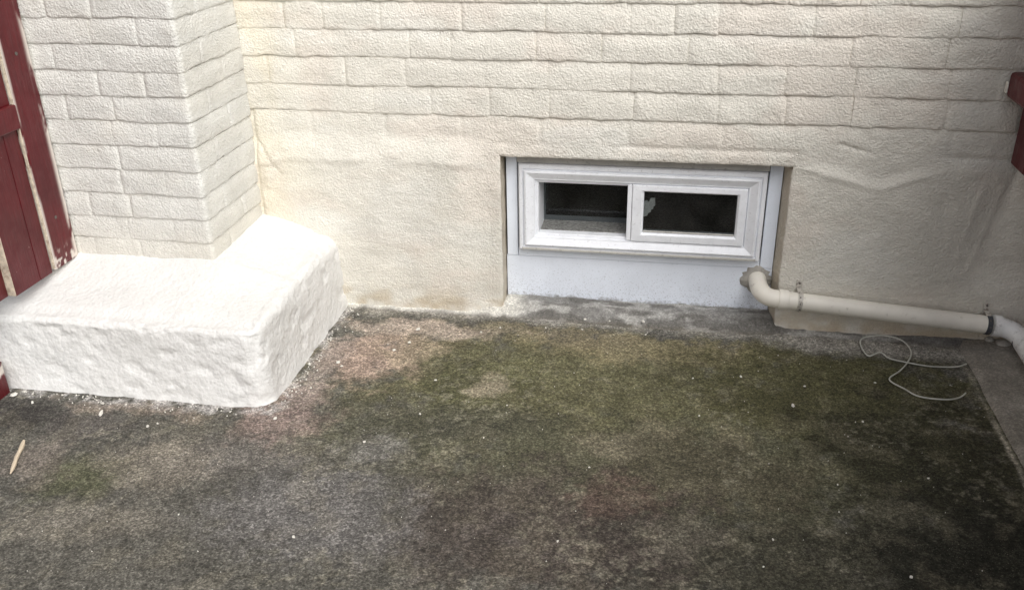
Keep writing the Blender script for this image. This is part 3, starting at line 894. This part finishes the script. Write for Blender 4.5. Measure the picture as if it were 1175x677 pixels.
# brackets
def bracket(x, m, tab_h, tab_m):
    t = (x - A0.x) / (B0.x - A0.x); c = A0 + (B0 - A0) * t
    st_ = tube("bracket", [c - ax * 0.0065, c + ax * 0.0065], [R + 0.0022, R + 0.0022], m, None, 28)
    adopt(st_, pipe)
    tb = box("bracket_tab", c.x - 0.008, c.x + 0.008, -0.012, -0.0085, c.z + R - 0.012, c.z + R + tab_h, tab_m, None, 0.0008)
    ft = box("bracket_foot", c.x - 0.006, c.x + 0.006, -0.045, -0.0125, c.z + R - 0.001, c.z + R + 0.0030, tab_m, None, 0.0008)
    sw = tube("screw", [(c.x, -0.0118, c.z + R + tab_h - 0.009), (c.x, -0.0155, c.z + R + tab_h - 0.009)], 0.0026, m_screw, None, 10)
    for p_ in (tb, ft, sw): p_.parent = st_
    for a in (-70, -30, 10, 50):                    # perforations of the strap
        a = math.radians(a)
        d = Vector((0, -math.cos(a), math.sin(a)))
        h_ = tube("rivet", [c + d * (R + 0.001), c + d * (R + 0.0035)], 0.0022, m_screw, None, 8)
        h_.parent = st_
bracket(0.372, m_strap, 0.026, m_strap)
bracket(0.868, m_rubber, 0.026, m_strap)
# spoil of cement under the elbow
for i, (x, y, s) in enumerate(((0.925, -0.03, 0.018), (0.955, -0.012, 0.022), (0.895, -0.008, 0.012))):
    bm_v, bm_f = [], []
    nlat, nlon = 7, 10
    for a in range(nlat + 1):
        th = math.pi * a / nlat
        for b in range(nlon):
            ph = 2 * math.pi * b / nlon
            rr = s * (0.8 + 0.5 * float(fbm(3 + i * 5 + 2 * math.cos(ph) * math.sin(th), 2 * math.cos(th) + 2 * math.sin(ph) * math.sin(th) + 4, 290)))
            bm_v.append((x + rr * math.sin(th) * math.cos(ph), y + rr * math.sin(th) * math.sin(ph), 0.016 + rr * 0.7 * math.cos(th)))
    for a in range(nlat):
        for b in range(nlon):
            p1, p2 = a * nlon + b, a * nlon + (b + 1) % nlon
            bm_f.append((p1, p1 + nlon, p2 + nlon, p2))
    o = mesh_obj("cement_lump", bm_v, bm_f, m_cement)
    tag(o, ["grey cement lump under the pipe elbow, nearest the viewer", "largest grey cement lump, right of the others behind the pipe elbow", "small grey cement lump left of the others by the dark pipe clamp"][i], "rubble", "cement lumps under the elbow")

# ================================================================== SMALL THINGS ON THE SLAB
def catmull(P, n=8):
    P = [Vector(p) for p in P]; out = []
    for i in range(len(P) - 1):
        p0, p1, p2, p3 = P[max(i - 1, 0)], P[i], P[i + 1], P[min(i + 2, len(P) - 1)]
        for k in range(n):
            t = k / n
            out.append(0.5 * (2 * p1 + (p2 - p0) * t + (2 * p0 - 5 * p1 + 4 * p2 - p3) * t * t + (3 * p1 - p0 - 3 * p2 + p3) * t ** 3))
    out.append(P[-1]); return out
WP = [[0.806, -0.136], [0.773, -0.157], [0.709, -0.164], [0.653, -0.152], [0.61, -0.136], [0.59, -0.11], [0.557, -0.13], [0.545, -0.076], [0.554, -0.041], [0.605, -0.023], [0.656, -0.038], [0.672, -0.093], [0.653, -0.152], [0.624, -0.202], [0.59, -0.249], [0.619, -0.292], [0.649, -0.324], [0.708, -0.329], [0.744, -0.315], [0.764, -0.292]]
WZ = [.004, .005, .005, .005, .006, .010, .006, .010, .018, .024, .018, .012, .011, .008, .005, .005, .005, .005, .005, .008]
wire = tube("wire", catmull([(x, y - 0.9 * (z - 0.004), z) for (x, y), z in zip(WP, WZ)]), 0.0020, m_wire, None, 8)
tag(wire, "thin pale loose wire curled in a loop below the pipe", "wire")

# sliver of fresh wood
a = Vector((-1.432, -0.961, 0.005)); b = Vector((-1.484, -0.841, 0.006))
pts = [a + (b - a) * t + Vector((0.0012 * math.sin(t * 9), 0, 0.001 * math.sin(t * 7))) for t in np.linspace(0, 1, 9)]
tag(tube("wood_splinter", pts, [0.0015, 0.004, 0.005, 0.0042, 0.005, 0.0044, 0.005, 0.0055, 0.003], m_splinter, None, 6),
    "pale wood splinter lying on the dark slab at far left", "splinter")

CH = [[0.333, -0.411, 9], [0.213, -0.287, 6], [0.089, -0.314, 5], [0.372, -0.312, 5], [0.492, -0.459, 5], [0.552, -0.268, 5], [0.104, -0.49, 5], [0.596, -0.667, 5], [0.398, -0.719, 4], [-0.054, -0.035, 10], [-0.222, -0.045, 7], [-0.15, -0.045, 5], [-0.463, -0.107, 6], [-0.698, -0.152, 11], [-0.702, -0.232, 8], [-0.733, -0.282, 8], [-0.865, -0.37, 10], [-0.513, -0.142, 6], [-0.578, -0.421, 5], [-0.576, -0.584, 6], [-0.226, -0.084, 5], [-0.043, -0.09, 5], [-0.4, -0.66, 4], [-0.676, -0.719, 6], [-0.37, -0.513, 4], [-1.223, -0.735, 8], [-1.393, -0.657, 8], [-1.205, -0.721, 6], [-0.926, -0.656, 8], [-0.714, -1.063, 7], [-0.983, -1.033, 4], [-0.18, -0.993, 5], [-0.141, -0.738, 4], [0.246, -0.922, 5], [0.495, -0.99, 6], [0.222, -1.004, 4], [-1.647, -0.654, 13], [-1.575, -0.680, 8], [-0.332, -0.089, 5], [-0.849, -0.387, 6]]
def flake(name, x, y, sx, sy, hgt, rnd):
    n = 7; V = []
    rot = rnd.uniform(0, 6.28)
    for zz, k in ((0.0, 1.0), (hgt, 0.75)):
        for i in range(n):
            a = 2 * math.pi * i / n + rnd.uniform(-0.2, 0.2)
            r = k * rnd.uniform(0.65, 1.15)
            px, py = sx * r * math.cos(a), sy * r * math.sin(a)
            V.append((px * math.cos(rot) - py * math.sin(rot), px * math.sin(rot) + py * math.cos(rot), zz + rnd.uniform(0, hgt * 0.3) - 0.001))
    F = [tuple(reversed(range(n))), tuple(range(n, 2 * n))] + [(i, (i + 1) % n, n + (i + 1) % n, n + i) for i in range(n)]
    o = mesh_obj(name, V, F, m_chip, smooth=False)
    o.location = (x, y, 0.003)
    return o
rnd = random.Random(3)
for (x, y, s) in CH:
    s *= 0.0006
    o = flake("paint_chip", x, y, s * 1.25, s * 0.85, s * 0.7, rnd)
    if y > -0.05: o.location.z = 0.016
    LB = {(-0.054, -0.035): "white paint chip on the cement fillet under the middle of the window",
          (0.333, -0.411): "largest off-white chip on the dark olive right half of the slab",
          (-0.698, -0.152): "pale pebble-like chip on the tan patch beside the plinth's back corner",
          (-0.865, -0.37): "white chip on the pinkish stain beside the plinth's right side",
          (-1.647, -0.654): "large white chip beside the red timber stub at the far left",
          (-1.393, -0.657): "off-white chip close before the plinth front, behind the largest flake",
          (-0.714, -1.063): "elongated white chip on the grey patch near the bottom of the picture"}
    tag(o, LB.get((x, y), "tiny off-white paint chip lying loose on the open mossy slab"), "paint chip", "paint chips scattered on the slab")
o = flake("paint_flake", -1.370, -0.701, 0.020, 0.006, 0.003, rnd)
o.rotation_euler.z = 0
tag(o, "largest flat white paint flake on the slab before the plinth front", "paint flake")

# fine crumbs nobody could count
V, F = [], []
def crumb(x, y, s):
    b = len(V)
    a0 = rnd.uniform(0, 6.28)
    for k in range(4):
        a = a0 + k * 1.571 + rnd.uniform(-0.4, 0.4)
        V.append((x + s * math.cos(a) * rnd.uniform(0.6, 1.1), y + s * math.sin(a) * rnd.uniform(0.6, 1.1), 0.0005))
    V.append((x, y, 0.002 + s * rnd.uniform(0.6, 1.1)))
    for k in range(4): F.append((b + k, b + (k + 1) % 4, b + 4))
for i in range(260):
    x, y = rnd.uniform(-1.5, 0.8), -rnd.uniform(0.05, 1.3) ** 1.2
    if x < -0.94 and y > -0.63: continue
    crumb(x, y, rnd.choice([0.0008, 0.001, 0.0012, 0.0017]))
for i in range(130):                                   # spilled along the plinth foot
    t = rnd.random()
    d = abs(rnd.gauss(0, 0.020))
    if t < 0.5: crumb(rnd.uniform(-1.65, -1.0), -0.626 - d, rnd.uniform(0.001, 0.0032))
    else: crumb(-0.945 + d, rnd.uniform(-0.60, -0.03), rnd.uniform(0.001, 0.0036))
tag(mesh_obj("paint_crumbs", V, F, m_chip, smooth=False), "fine white paint crumbs sprinkled over the slab and along the plinth foot", "crumbs", kind="stuff")
